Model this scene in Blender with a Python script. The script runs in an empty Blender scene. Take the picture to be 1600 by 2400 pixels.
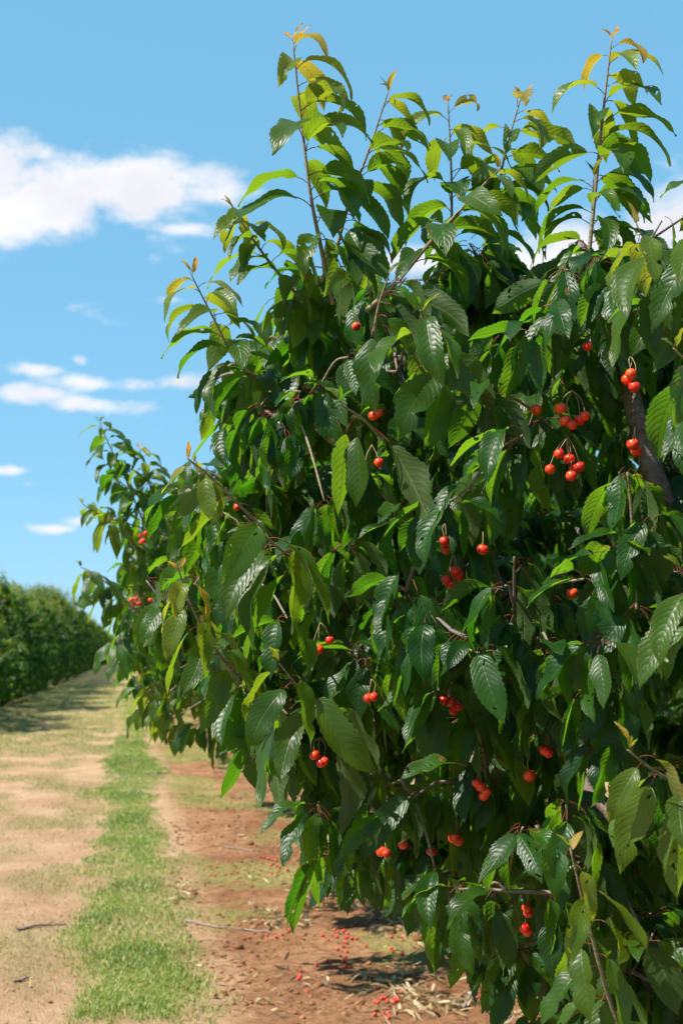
import bpy, math, random
import numpy as np
from mathutils import Vector, Euler

random.seed(7)
RNG = np.random.default_rng(7)
R = math.radians
S = bpy.context.scene
COL = S.collection

# ------------------------------------------------------------------ camera
F = 3333.0                       # focal length in pixels of the 1600 x 2400 photograph
PITCH = math.atan(330.0 / F)
YAW = math.atan(0.1485 * math.cos(PITCH))
CAM = np.array([0.0, 0.0, 1.6])
cam_data = bpy.data.cameras.new('camera')
cam = bpy.data.objects.new('camera', cam_data)
COL.objects.link(cam)
cam.location = CAM
cam.rotation_euler = (math.pi / 2 + PITCH, 0, -YAW)
cam_data.sensor_fit = 'VERTICAL'
cam_data.sensor_height = 24.0 * 1.5
cam_data.sensor_width = 24.0
cam_data.lens = 50.0
cam_data.clip_start = 0.05
cam_data.clip_end = 3000
cam_data.dof.use_dof = True
cam_data.dof.focus_distance = 3.0
cam_data.dof.aperture_fstop = 7.1
S.camera = cam
S.render.resolution_x, S.render.resolution_y = 682, 1024

FW = np.array([math.sin(YAW) * math.cos(PITCH), math.cos(YAW) * math.cos(PITCH), math.sin(PITCH)])
RT = np.array([math.cos(YAW), -math.sin(YAW), 0.0])
UP = np.cross(RT, FW)
K = 1600.0 / 1568.0              # the photograph was read at 1568 pixels across


def ray(px, py):
    return FW + RT * (px * K - 800) / F + UP * (1200 - py * K) / F


def at(px, py, Y):
    d = ray(px, py)
    return CAM + d * (Y / d[1])


def on_ground(px, py):
    d = ray(px, py)
    return CAM + d * (-CAM[2] / d[2])


def project(P):
    d = np.asarray(P) - CAM
    z = d @ FW
    z = np.where(z < 0.05, 0.05, z)
    return (800 + F * (d @ RT) / z) / K, (1200 - F * (d @ UP) / z) / K, z


# ------------------------------------------------------------------ light
SUN_EL = R(52)
SUN_H = np.array([-0.965, -0.26])
SUN_H = SUN_H / np.linalg.norm(SUN_H)
to_sun = Vector((SUN_H[0] * math.cos(SUN_EL), SUN_H[1] * math.cos(SUN_EL), math.sin(SUN_EL)))
sun_data = bpy.data.lights.new('sun', 'SUN')
sun_data.energy = 5.0
sun_data.angle = R(0.53)
sun_data.color = (1.0, 0.945, 0.86)
sun = bpy.data.objects.new('sun', sun_data)
COL.objects.link(sun)
sun.rotation_euler = to_sun.to_track_quat('Z', 'Y').to_euler()
sun.location = (-10, 10, 20)

S.view_settings.view_transform = 'Standard'
S.view_settings.look = 'None'
S.view_settings.exposure = 0.95
S.view_settings.gamma = 1.0
S.cycles.max_bounces = 8
S.cycles.diffuse_bounces = 3
S.cycles.glossy_bounces = 2
S.cycles.transmission_bounces = 4
S.cycles.transparent_max_bounces = 6
S.cycles.sample_clamp_indirect = 6
S.cycles.use_denoising = True


# ------------------------------------------------------------------ node helper
class NT:
    def __init__(self, tree):
        self.t = tree
        self.n = tree.nodes
        self.l = tree.links

    def node(self, typ, **kw):
        nd = self.n.new(typ)
        for k, v in kw.items():
            setattr(nd, k, v)
        return nd

    def put(self, sock, v):
        if hasattr(v, 'is_output') or isinstance(v, bpy.types.NodeSocket):
            self.l.new(v, sock)
        else:
            sock.default_value = v

    def math(self, op, a, b=None, c=None, clamp=False):
        nd = self.node('ShaderNodeMath', operation=op)
        nd.use_clamp = clamp
        self.put(nd.inputs[0], a)
        if b is not None:
            self.put(nd.inputs[1], b)
        if c is not None:
            self.put(nd.inputs[2], c)
        return nd.outputs[0]

    def mix(self, f, a, b, blend='MIX'):
        nd = self.node('ShaderNodeMix', data_type='RGBA', blend_type=blend)
        self.put(nd.inputs[0], f)
        self.put(nd.inputs[6], a)
        self.put(nd.inputs[7], b)
        return nd.outputs[2]

    def step(self, v, a, b, lo=0.0, hi=1.0, smooth=True):
        nd = self.node('ShaderNodeMapRange', interpolation_type='SMOOTHSTEP' if smooth else 'LINEAR')
        self.put(nd.inputs[0], v)
        nd.inputs[1].default_value = a
        nd.inputs[2].default_value = b
        nd.inputs[3].default_value = lo
        nd.inputs[4].default_value = hi
        return nd.outputs[0]

    def noise(self, vec, scale, detail=4, rough=0.55, dist=0.0):
        nd = self.node('ShaderNodeTexNoise')
        if vec is not None:
            self.l.new(vec, nd.inputs['Vector'])
        nd.inputs['Scale'].default_value = scale
        nd.inputs['Detail'].default_value = detail
        nd.inputs['Roughness'].default_value = rough
        nd.inputs['Distortion'].default_value = dist
        return nd.outputs[0]


def rgb(r, g, b):
    return (r, g, b, 1.0)


# ------------------------------------------------------------------ sky
world = bpy.data.worlds.new('World')
S.world = world
world.use_nodes = True
W = NT(world.node_tree)
W.n.clear()
tc = W.node('ShaderNodeTexCoord')
sky = W.node('ShaderNodeTexSky', sky_type='NISHITA')
sky.sun_disc = False
sky.sun_elevation = SUN_EL
sky.sun_rotation = math.atan2(to_sun.x, to_sun.y)
sky.air_density = 1.0
sky.dust_density = 0.0
sky.altitude = 1500
sky.ozone_density = 2.5
hs = W.node('ShaderNodeHueSaturation')
hs.inputs['Saturation'].default_value = 0.85
hs.inputs['Hue'].default_value = 0.478
hs.inputs['Value'].default_value = 1.1
W.l.new(sky.outputs[0], hs.inputs['Color'])
clear = W.mix(0.62, hs.outputs[0], rgb(1.6, 4.95, 7.9))
sep = W.node('ShaderNodeSeparateXYZ')
W.l.new(tc.outputs['Generated'], sep.inputs[0])
az = W.math('ARCTAN2', sep.outputs[0], sep.outputs[1])
el = W.math('ARCSINE', sep.outputs[2])
cmb = W.node('ShaderNodeCombineXYZ')
W.l.new(az, cmb.inputs[0])
W.l.new(W.math('MULTIPLY', el, 1.7), cmb.inputs[1])
n_big = W.noise(cmb.outputs[0], 17.0, 9, 0.62, 0.25)
n_soft = W.noise(cmb.outputs[0], 9.0, 4, 0.5)
dens = None
# cloud centres as read in the sky: (x, y, half width, half height, strength)
CLOUDS = [(90, 465, 220, 80, 1.25), (290, 435, 200, 84, 1.2), (470, 425, 115, 54, 1.0), (60, 345, 85, 32, .7),
          (330, 510, 55, 40, .55), (430, 525, 100, 22, .7), (-90, 440, 200, 110, 1.2),
          (1340, 565, 160, 62, 1.1), (1545, 505, 110, 72, 1.15), (1220, 600, 110, 45, 1.0), (960, 600, 120, 36, .85), (1080, 640, 110, 30, .8), (1700, 500, 140, 95, 1.2),
          (90, 850, 80, 20, .72), (250, 880, 170, 24, .95), (400, 878, 110, 20, .85), (60, 905, 110, 30, .95), (220, 928, 140, 22, .9),
          (30, 1080, 38, 12, .75), (70, 1110, 30, 8, .4), (130, 1215, 60, 13, .8), (180, 1198, 50, 15, .7), (240, 1180, 40, 14, .55),
          (120, 705, 90, 16, .42), (270, 742, 60, 12, .35), (400, 690, 70, 12, .55), (390, 745, 40, 14, .4), (185, 828, 28, 16, .7),
          (380, 985, 60, 11, .42), (700, 890, 120, 30, .85), (10, 570, 40, 10, .4)]
for (cx, cy, rx, ry, st) in CLOUDS:
    d = ray(cx, cy)
    d = d / np.linalg.norm(d)
    a0, e0 = math.atan2(d[0], d[1]), math.asin(d[2])
    du = W.math('MULTIPLY', W.math('SUBTRACT', az, a0), 1.0 / (rx * K / F))
    dv = W.math('MULTIPLY', W.math('SUBTRACT', el, e0), 1.0 / (ry * K / F))
    q = W.math('ADD', W.math('MULTIPLY', du, du), W.math('MULTIPLY', dv, dv))
    g = W.math('MULTIPLY', W.math('EXPONENT', W.math('MULTIPLY', q, -0.75)), st)
    dens = g if dens is None else W.math('MAXIMUM', dens, g)
# the rest of the sky carries the same scattered cumulus
far_mask = W.step(W.math('ABSOLUTE', W.math('SUBTRACT', az, YAW)), 0.34, 0.5)
hi_mask = W.step(el, 0.55, 0.7)
gen = W.step(W.noise(cmb.outputs[0], 2.6, 3, 0.5), 0.66, 0.82)
gen = W.math('MULTIPLY', gen, W.math('MAXIMUM', far_mask, hi_mask))
dens = W.math('MAXIMUM', dens, gen)
d2 = W.math('ADD', dens, W.math('MULTIPLY', W.math('SUBTRACT', n_big, 0.54), 2.2))
cov = W.step(d2, 0.26, 0.95)
grey = W.step(W.math('ADD', n_soft, W.math('MULTIPLY', d2, 0.2)), 0.4, 0.9)
ccol = W.mix(grey, rgb(8.6, 8.45, 8.5), rgb(6.9, 6.8, 7.2))
skyc = W.mix(W.math('MULTIPLY', cov, 0.93), clear, ccol)
bg = W.node('ShaderNodeBackground')
W.l.new(skyc, bg.inputs['Color'])
bg.inputs['Strength'].default_value = 0.068
out = W.node('ShaderNodeOutputWorld')
W.l.new(bg.outputs[0], out.inputs[0])


# ------------------------------------------------------------------ materials
def new_mat(name):
    m = bpy.data.materials.new(name)
    m.use_nodes = True
    m.node_tree.nodes.clear()
    return m, NT(m.node_tree)


def leaf_material(name, source):
    """source: 'object' (tone and random from the object colour) or 'mesh' (from vertex attributes)."""
    m, N = new_mat(name)
    uvn = N.node('ShaderNodeUVMap')
    uvn.uv_map = 'leaf'
    sp = N.node('ShaderNodeSeparateXYZ')
    N.l.new(uvn.outputs[0], sp.inputs[0])
    u, v = sp.outputs[0], sp.outputs[1]
    if source == 'object':
        oi = N.node('ShaderNodeObjectInfo')
        sc = N.node('ShaderNodeSeparateColor')
        N.l.new(oi.outputs['Color'], sc.inputs[0])
        tone, rnd = sc.outputs[0], sc.outputs[1]
    else:
        a = N.node('ShaderNodeAttribute')
        a.attribute_name = 'tone'
        b = N.node('ShaderNodeAttribute')
        b.attribute_name = 'vary'
        tone, rnd = a.outputs['Fac'], b.outputs['Fac']
    au = N.math('ABSOLUTE', u)
    # side veins sweep forward from the midrib
    s = N.math('SUBTRACT', N.math('MULTIPLY', v, 11.0), N.math('MULTIPLY', N.math('POWER', au, 1.35), 2.6))
    fr = N.math('ABSOLUTE', N.math('SUBTRACT', N.math('FRACT', s), 0.5))          # 0.5 on a vein, 0 between
    vein = N.step(fr, 0.44, 0.5)
    vein = N.math('MULTIPLY', vein, N.step(au, 0.98, 0.6))
    rib = N.step(au, 0.085, 0.02)
    allv = N.math('MAXIMUM', N.math('MULTIPLY', vein, 0.75), rib)
    tco = N.node('ShaderNodeTexCoord')
    nz = N.noise(tco.outputs['Object'], 90.0, 3, 0.6)
    geo = N.node('ShaderNodeNewGeometry')
    # colours
    bl = N.noise(tco.outputs['Object'], 22.0, 3, 0.6)
    rmix = N.math('ADD', N.math('MULTIPLY', rnd, .6), N.math('MULTIPLY', N.step(bl, .35, .7), .4))
    c_old = N.mix(rmix, rgb(.0035, .026, .003), rgb(.020, .088, .006))
    c_young = N.mix(N.step(tone, .45, 1.0), rgb(.12, .19, .014), rgb(.42, .22, .035))
    front = N.mix(N.step(tone, .0, .7), c_old, c_young)
    front = N.mix(N.math('MULTIPLY', allv, .16), front, N.mix(.6, front, rgb(.26, .34, .10)))
    front = N.mix(N.math('MULTIPLY', N.step(nz, .35, .75), .35), front, N.mix(1.0, front, rgb(.55, .6, .5), 'MULTIPLY'))
    back_o = N.mix(rnd, rgb(.030, .062, .014), rgb(.052, .098, .024))
    back = N.mix(N.step(tone, .1, .9), back_o, rgb(.36, .28, .07))
    back = N.mix(N.math('MULTIPLY', allv, .25), back, rgb(.30, .34, .17))
    base = N.mix(geo.outputs['Backfacing'], front, back)
    t_old = N.mix(rnd, rgb(.065, .27, .006), rgb(.23, .46, .012))
    t_young = N.mix(N.step(tone, .45, 1.0), rgb(.46, .46, .020), rgb(.70, .34, .05))
    trc = N.mix(N.step(tone, .0, .6), t_old, t_young)
    trc = N.mix(N.math('MULTIPLY', allv, .55), trc, N.mix(1.0, trc, rgb(.45, .5, .4), 'MULTIPLY'))
    # brown nibbled spots and dry margins on some leaves
    blot = N.noise(tco.outputs['Object'], 28.0, 2, 0.5)
    rim = N.math('MULTIPLY', N.step(au, .8, 1.0), N.step(blot, .5, .62))
    spots = N.math('MULTIPLY', N.math('MAXIMUM', N.step(blot, .70, .76), N.math('MULTIPLY', rim, .7)), N.step(rnd, .45, .75))
    base = N.mix(spots, base, rgb(.22, .11, .035))
    trc = N.mix(spots, trc, rgb(.35, .16, .03))
    # petiole
    pet = N.step(v, -0.005, -0.02)
    base = N.mix(pet, base, rgb(.24, .075, .04))
    trc = N.mix(pet, trc, rgb(.1, .03, .01))
    # relief: blade quilted between veins
    hgt = N.math('ADD', N.math('MULTIPLY', N.math('POWER', N.math('MULTIPLY', fr, 2.0), 2.0), -1.0),
                 N.math('ADD', N.math('MULTIPLY', rib, -1.1), N.math('MULTIPLY', nz, .55)))
    bump = N.node('ShaderNodeBump')
    bump.inputs['Strength'].default_value = 0.34
    bump.inputs['Distance'].default_value = 0.0013
    N.l.new(hgt, bump.inputs['Height'])
    p = N.node('ShaderNodeBsdfPrincipled')
    N.l.new(base, p.inputs['Base Color'])
    N.put(p.inputs['Roughness'], N.mix(geo.outputs['Backfacing'], rgb(.39, .39, .39), rgb(.6, .6, .6)))
    p.inputs['Specular IOR Level'].default_value = 0.36
    N.l.new(bump.outputs[0], p.inputs['Normal'])
    tr = N.node('ShaderNodeBsdfTranslucent')
    N.l.new(trc, tr.inputs['Color'])
    N.l.new(bump.outputs[0], tr.inputs['Normal'])
    mx = N.node('ShaderNodeMixShader')
    mx.inputs[0].default_value = 0.45
    N.l.new(p.outputs[0], mx.inputs[1])
    N.l.new(tr.outputs[0], mx.inputs[2])
    # insect holes in a few leaves
    hole = N.math('MULTIPLY', N.math('GREATER_THAN', N.noise(tco.outputs['Object'], 75.0, 0, 0.5), .765), N.math('GREATER_THAN', rnd, .5))
    hole = N.math('MULTIPLY', hole, N.math('GREATER_THAN', v, 0.0))
    tp = N.node('ShaderNodeBsdfTransparent')
    m2 = N.node('ShaderNodeMixShader')
    N.l.new(hole, m2.inputs[0])
    N.l.new(mx.outputs[0], m2.inputs[1])
    N.l.new(tp.outputs[0], m2.inputs[2])
    o = N.node('ShaderNodeOutputMaterial')
    N.l.new(m2.outputs[0], o.inputs[0])
    return m


def bark_material(name, c1, c2, scale=40):
    m, N = new_mat(name)
    tco = N.node('ShaderNodeTexCoord')
    mp = N.node('ShaderNodeMapping')
    mp.inputs['Scale'].default_value = (1, 1, 2.5)
    N.l.new(tco.outputs['Object'], mp.inputs[0])
    n = N.noise(mp.outputs[0], scale, 5, .65)
    n2 = N.noise(tco.outputs['Object'], 9, 3, .5)
    c = N.mix(N.step(n, .35, .7), c1, c2)
    c = N.mix(N.step(n2, .5, .7), c, N.mix(.5, c, rgb(.2, .19, .17)))
    b = N.node('ShaderNodeBump')
    b.inputs['Strength'].default_value = .7
    b.inputs['Distance'].default_value = .004
    N.l.new(n, b.inputs['Height'])
    p = N.node('ShaderNodeBsdfPrincipled')
    N.l.new(c, p.inputs['Base Color'])
    p.inputs['Roughness'].default_value = .75
    N.l.new(b.outputs[0], p.inputs['Normal'])
    o = N.node('ShaderNodeOutputMaterial')
    N.l.new(p.outputs[0], o.inputs[0])
    return m


def simple_material(name, build, rough=.7, spec=.3, transl=None):
    m, N = new_mat(name)
    tco = N.node('ShaderNodeTexCoord')
    c = build(N, tco)
    p = N.node('ShaderNodeBsdfPrincipled')
    N.put(p.inputs['Base Color'], c)
    p.inputs['Roughness'].default_value = rough
    p.inputs['Specular IOR Level'].default_value = spec
    res = p.outputs[0]
    if transl:
        t = N.node('ShaderNodeBsdfTranslucent')
        N.put(t.inputs['Color'], transl(N, tco, c))
        mx = N.node('ShaderNodeMixShader')
        mx.inputs[0].default_value = .35
        N.l.new(res, mx.inputs[1])
        N.l.new(t.outputs[0], mx.inputs[2])
        res = mx.outputs[0]
    o = N.node('ShaderNodeOutputMaterial')
    N.l.new(res, o.inputs[0])
    return m


M_LEAF_O = leaf_material('cherry_leaf', 'object')
M_LEAF_M = leaf_material('cherry_leaf_mass', 'mesh')
M_BARK = bark_material('cherry_bark', rgb(.085, .05, .036), rgb(.20, .15, .12))
M_TWIG = bark_material('young_twig', rgb(.15, .11, .055), rgb(.24, .20, .11), 60)
M_DEADWOOD = bark_material('dead_wood', rgb(.16, .11, .085), rgb(.36, .29, .24), 60)


def cherry_col(N, t):
    oi = N.node('ShaderNodeObjectInfo')
    n = N.noise(t.outputs['Object'], 45, 2, .5)
    c = N.mix(oi.outputs['Random'], rgb(.66, .010, .010), rgb(.88, .060, .012))
    sx = N.node('ShaderNodeSeparateXYZ')
    N.l.new(t.outputs['Object'], sx.inputs[0])
    c = N.mix(N.math('MULTIPLY', N.step(n, .45, .75), .55), c, rgb(.80, .16, .03))
    return c


M_CHERRY = simple_material('cherry_skin', cherry_col, .24, .5)
M_FALLEN = simple_material('fallen_cherry_skin', lambda N, t: N.mix(N.noise(t.outputs['Object'], 60, 2), rgb(.50, .022, .020), rgb(.62, .09, .055)), .45, .4)
M_STALK = simple_material('cherry_stalk', lambda N, t: N.mix(N.noise(t.outputs['Object'], 40, 2), rgb(.22, .20, .07), rgb(.30, .16, .08)), .6)


def attr_col(lo, hi, hi2=None):
    def f(N, t):
        a = N.node('ShaderNodeAttribute')
        a.attribute_name = 'vary'
        c = N.mix(a.outputs['Fac'], lo, hi)
        if hi2:
            c = N.mix(N.step(a.outputs['Fac'], .7, 1.0), c, hi2)
        return c
    return f


M_GRASS = simple_material('grass_blades', attr_col(rgb(.075, .160, .018), rgb(.22, .31, .050), rgb(.52, .44, .20)), .5, .4, lambda N, t, c: N.mix(1.0, c, rgb(1.5, 1.5, .9), 'MULTIPLY'))
M_DRYGRASS = simple_material('dry_grass_blades', attr_col(rgb(.22, .23, .065), rgb(.44, .35, .15), rgb(.58, .45, .24)), .6, .3, lambda N, t, c: c)
M_CLOVER = simple_material('low_weeds', attr_col(rgb(.13, .22, .030), rgb(.30, .36, .075), rgb(.38, .40, .14)), .6, .3, lambda N, t, c: c)
M_LITTER = simple_material('dead_leaves', attr_col(rgb(.20, .115, .045), rgb(.52, .39, .20), rgb(.66, .54, .34)), .6, .3, lambda N, t, c: c)
M_CLOD = simple_material('soil_clods', attr_col(rgb(.13, .055, .026), rgb(.33, .165, .08)), .95, .1)


# ------------------------------------------------------------------ mesh helpers
class MB:
    """collects vertices and polygons (any of 3 or 4 corners) with a uv pair and two values per vertex"""

    def __init__(self):
        self.v, self.f, self.uv, self.a, self.b, self.n = [], [], [], [], [], 0

    def add(self, V, faces, uv=None, tone=0.0, vary=0.5):
        V = np.asarray(V, dtype=np.float32)
        n = len(V)
        self.v.append(V)
        for f in faces:
            f = np.asarray(f, dtype=np.int32)
            if len(f):
                self.f.append(f + self.n)
        self.uv.append(np.zeros((n, 2), np.float32) if uv is None else np.asarray(uv, np.float32))
        self.a.append(np.broadcast_to(np.asarray(tone, np.float32), (n,)))
        self.b.append(np.broadcast_to(np.asarray(vary, np.float32), (n,)))
        self.n += n

    def mesh(self, name, mat, attrs=False, smooth=True):
        V = np.concatenate(self.v)
        me = bpy.data.meshes.new(name)
        me.vertices.add(len(V))
        me.vertices.foreach_set('co', V.ravel())
        loops = np.concatenate([f.ravel() for f in self.f])
        tot = np.concatenate([np.full(len(f), f.shape[1], np.int32) for f in self.f])
        start = np.concatenate([[0], np.cumsum(tot)[:-1]]).astype(np.int32)
        me.loops.add(len(loops))
        me.loops.foreach_set('vertex_index', loops)
        me.polygons.add(len(tot))
        me.polygons.foreach_set('loop_start', start)
        me.polygons.foreach_set('loop_total', tot)
        uvl = me.uv_layers.new(name='leaf')
        UVA = np.concatenate(self.uv)
        uvl.data.foreach_set('uv', UVA[loops].ravel())
        if attrs:
            for nm, arr in (('tone', self.a), ('vary', self.b)):
                at_ = me.attributes.new(nm, 'FLOAT', 'POINT')
                at_.data.foreach_set('value', np.concatenate(arr))
        me.update()
        me.validate()
        if smooth:
            me.polygons.foreach_set('use_smooth', np.ones(len(tot), bool))
        me.materials.append(mat)
        return me


def link(name, data, parent=None, loc=(0, 0, 0)):
    o = bpy.data.objects.new(name, data)
    COL.objects.link(o)
    o.location = loc
    if parent is not None:
        o.parent = parent
    return o


def tag(o, label=None, cat=None, group=None, kind=None):
    if label: o['label'] = label
    if cat: o['category'] = cat
    if group: o['group'] = group
    if kind: o['kind'] = kind
    return o


def smooth_path(pts, n):
    """Catmull-Rom through the points"""
    P = np.asarray(pts, float)
    P = np.vstack([2 * P[0] - P[1], P, 2 * P[-1] - P[-2]])
    out = []
    segs = len(P) - 3
    for t in np.linspace(0, segs - 1e-6, n):
        i = int(t)
        f = t - i
        p0, p1, p2, p3 = P[i:i + 4]
        out.append(.5 * ((2 * p1) + (-p0 + p2) * f + (2 * p0 - 5 * p1 + 4 * p2 - p3) * f * f + (-p0 + 3 * p1 - 3 * p2 + p3) * f ** 3))
    return np.array(out)


def tube_arrays(P, rad, sides=6):
    P = np.asarray(P, float)
    n = len(P)
    rad = np.broadcast_to(np.asarray(rad, float), (n,))
    T = np.gradient(P, axis=0)
    T /= np.linalg.norm(T, axis=1)[:, None] + 1e-9
    ref = np.array([0.13, 0.27, 1.0]) if abs(T[0][2]) < .9 else np.array([1.0, .2, 0.1])
    A = np.cross(T, ref)
    A /= np.linalg.norm(A, axis=1)[:, None] + 1e-9
    B = np.cross(T, A)
    ang = np.linspace(0, 2 * math.pi, sides, endpoint=False)
    V = P[:, None, :] + rad[:, None, None] * (np.cos(ang)[None, :, None] * A[:, None, :] + np.sin(ang)[None, :, None] * B[:, None, :])
    V = V.reshape(-1, 3)
    i = np.arange(n - 1)[:, None] * sides
    j = np.arange(sides)[None, :]
    j2 = (j + 1) % sides
    Q = np.stack([i + j, i + j2, i + sides + j2, i + sides + j], -1).reshape(-1, 4)
    end = np.array([[(n - 1) * sides + k for k in (0, s, s + 1)] for s in range(1, sides - 1)])
    return V, [Q, end]


# ------------------------------------------------------------------ leaves
PROF_T = np.array([0, .03, .08, .16, .28, .42, .56, .68, .78, .86, .92, .97, 1.0])
PROF_W = np.array([0.0, .26, .53, .79, .96, 1.0, .95, .83, .64, .41, .21, .08, 0.0])


def make_leaf(L, Wd, pet, e0, em, e1, fold, twist, curl, rows, cross, serr, wave, seed):
    """one leaf: thin petiole then blade, grown along +X, drooping in the XZ plane. returns V, faces, uv"""
    r = np.random.default_rng(seed)
    npet = 5 if rows > 8 else (3 if rows > 4 else 2)
    s1 = np.linspace(0, 1, npet)
    ep = e0 + (em - e0) * s1 ** 1.2
    ppts = [np.zeros(2)]
    for k in range(1, npet):
        e = (ep[k] + ep[k - 1]) / 2
        ppts.append(ppts[-1] + pet / (npet - 1) * np.array([math.cos(e), math.sin(e)]))
    ppts = np.array(ppts)
    t = np.linspace(0, 1, rows + 1)
    if rows > 8:
        t = t ** .95
    eb = em + (e1 - em) * t ** .8
    bp = [ppts[-1]]
    for k in range(1, rows + 1):
        e = (eb[k] + eb[k - 1]) / 2
        bp.append(bp[-1] + L * (t[k] - t[k - 1]) * np.array([math.cos(e), math.sin(e)]))
    bp = np.array(bp)
    hw = np.interp(t, PROF_T, PROF_W) * Wd
    V, UVs, faces = [], [], []
    us = np.linspace(-1, 1, cross + 1)
    ph = r.uniform(0, 6.28)
    ph2 = r.uniform(0, 6.28)
    rag = r.uniform(0, .11)
    notch = r.uniform(.3, .85) if seed % 4 == 1 and rows > 8 else 0
    for k in range(rows + 1):
        w0 = hw[k] * (1.0 + (serr * (1 if k % 2 else -1) if serr and 0 < k < rows else 0))
        e = eb[k]
        nrm = np.array([-math.sin(e), math.cos(e)])            # in XZ
        tw = twist * t[k]
        f = fold * (1 - .35 * t[k])
        w = hw[k]
        if serr and 0 < k < rows:
            w *= (1.0 + serr * (1 if k % 2 else -1))
        side = curl * L * math.sin(math.pi * t[k] * .9) * .5
        for u in us:
            au = abs(u)
            w = w0 * (1 + rag * math.sin(t[k] * (9 if u > 0 else 12) + (ph if u > 0 else ph2)))
            if notch and (u > 0) == (seed % 2 > 0):
                w *= 1 - .55 * math.exp(-((t[k] - notch) / .05) ** 2)
            # V fold with margins that roll back a little
            lat = w * u * math.cos(f) * (1 - .10 * au)
            hgt = w * (au * math.sin(f) - .30 * au ** 3 * math.sin(f) * 1.2)
            hgt += wave * Wd * au * math.sin(t[k] * 13 + (ph if u > 0 else ph2))
            la = lat * math.cos(tw) - hgt * math.sin(tw)
            hg = lat * math.sin(tw) + hgt * math.cos(tw)
            V.append((bp[k][0] + nrm[0] * hg, la + side, bp[k][1] + nrm[1] * hg))
            UVs.append((u, t[k]))
    c1 = cross + 1
    quads = []
    for k in range(rows):
        for j in range(cross):
            quads.append((k * c1 + j, (k + 1) * c1 + j, (k + 1) * c1 + j + 1, k * c1 + j + 1))
    faces.append(np.array(quads))
    if pet > 0:
        P3 = np.stack([ppts[:, 0], np.zeros(npet), ppts[:, 1]], 1)
        pr = .0011 if rows > 8 else .0014
        tv, tf = tube_arrays(P3, pr, 3)
        n0 = len(V)
        V = V + [tuple(x) for x in tv]
        UVs = UVs + [(0.0, -0.5)] * len(tv)
        faces += [f + n0 for f in tf]
    return np.array(V), faces, np.array(UVs)


ARCH, DROOP, HANG, OUT, UPR = range(5)
N_VAR = 12


def leaf_params(kind, i):
    r = random.Random(kind * 100 + i)
    d = R
    if kind == ARCH:
        e = (d(r.uniform(35, 65)), d(r.uniform(0, 25)), d(r.uniform(-92, -62)))
        L, Wd, pet = r.uniform(.125, .155), r.uniform(.026, .033), r.uniform(.022, .034)
    elif kind == DROOP:
        e = (d(r.uniform(0, 35)), d(r.uniform(-60, -35)), d(r.uniform(-92, -74)))
        L, Wd, pet = r.uniform(.115, .15), r.uniform(.027, .034), r.uniform(.03, .042)
    elif kind == HANG:
        e = (d(r.uniform(-35, 0)), d(r.uniform(-82, -60)), d(r.uniform(-98, -82)))
        L, Wd, pet = r.uniform(.12, .155), r.uniform(.028, .036), r.uniform(.03, .045)
    elif kind == OUT:
        e = (d(r.uniform(10, 40)), d(r.uniform(-15, 10)), d(r.uniform(-60, -30)))
        L, Wd, pet = r.uniform(.10, .135), r.uniform(.025, .031), r.uniform(.025, .035)
    elif kind == 5:
        e = (d(r.uniform(-10, 40)), d(r.uniform(-30, 20)), d(r.uniform(-70, 40)))
        L, Wd, pet = r.uniform(.08, .13), r.uniform(.009, .017), r.uniform(.02, .03)
    else:
        e = (d(r.uniform(70, 85)), d(r.uniform(50, 75)), d(r.uniform(10, 50)))
        L, Wd, pet = r.uniform(.07, .095), r.uniform(.012, .017), r.uniform(.010, .018)
    return dict(L=L, Wd=Wd, pet=pet, e0=e[0], em=e[1], e1=e[2], fold=d(r.uniform(14, 48)), twist=d(r.uniform(-45, 45)),
                curl=r.uniform(-.22, .22), wave=r.uniform(.03, .13), seed=kind * 100 + i)


LIB = {}
for kind in range(6):
    for i in range(N_VAR):
        pr = leaf_params(kind, i)
        LIB[(kind, i, 'hi')] = make_leaf(rows=26, cross=4, serr=.045, **pr)
        LIB[(kind, i, 'mid')] = make_leaf(rows=9, cross=2, serr=0, **pr)
        LIB[(kind, i, 'low')] = make_leaf(rows=4, cross=2, serr=0, **pr)
LEAF_MESH = {}
for kind in range(6):
    for i in range(N_VAR):
        mb = MB()
        V, f, uv = LIB[(kind, i, 'hi')]
        mb.add(V, f, uv)
        LEAF_MESH[(kind, i)] = mb.mesh('leaf', M_LEAF_O)

LEAF_DT = np.dtype([('x', 'f8'), ('y', 'f8'), ('z', 'f8'), ('rx', 'f8'), ('ry', 'f8'), ('rz', 'f8'), ('s', 'f8'),
                    ('kind', 'i4'), ('var', 'i4'), ('tone', 'f8'), ('vary', 'f8'), ('keep', 'i4')])


def rot_mats(rx, ry, rz):
    cx, sx, cy, sy, cz, sz = np.cos(rx), np.sin(rx), np.cos(ry), np.sin(ry), np.cos(rz), np.sin(rz)
    M = np.empty((len(rx), 3, 3))
    M[:, 0, 0] = cz * cy; M[:, 0, 1] = cz * sy * sx - sz * cx; M[:, 0, 2] = cz * sy * cx + sz * sx
    M[:, 1, 0] = sz * cy; M[:, 1, 1] = sz * sy * sx + cz * cx; M[:, 1, 2] = sz * sy * cx - cz * sx
    M[:, 2, 0] = -sy;     M[:, 2, 1] = cy * sx;                M[:, 2, 2] = cy * cx
    return M


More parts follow.
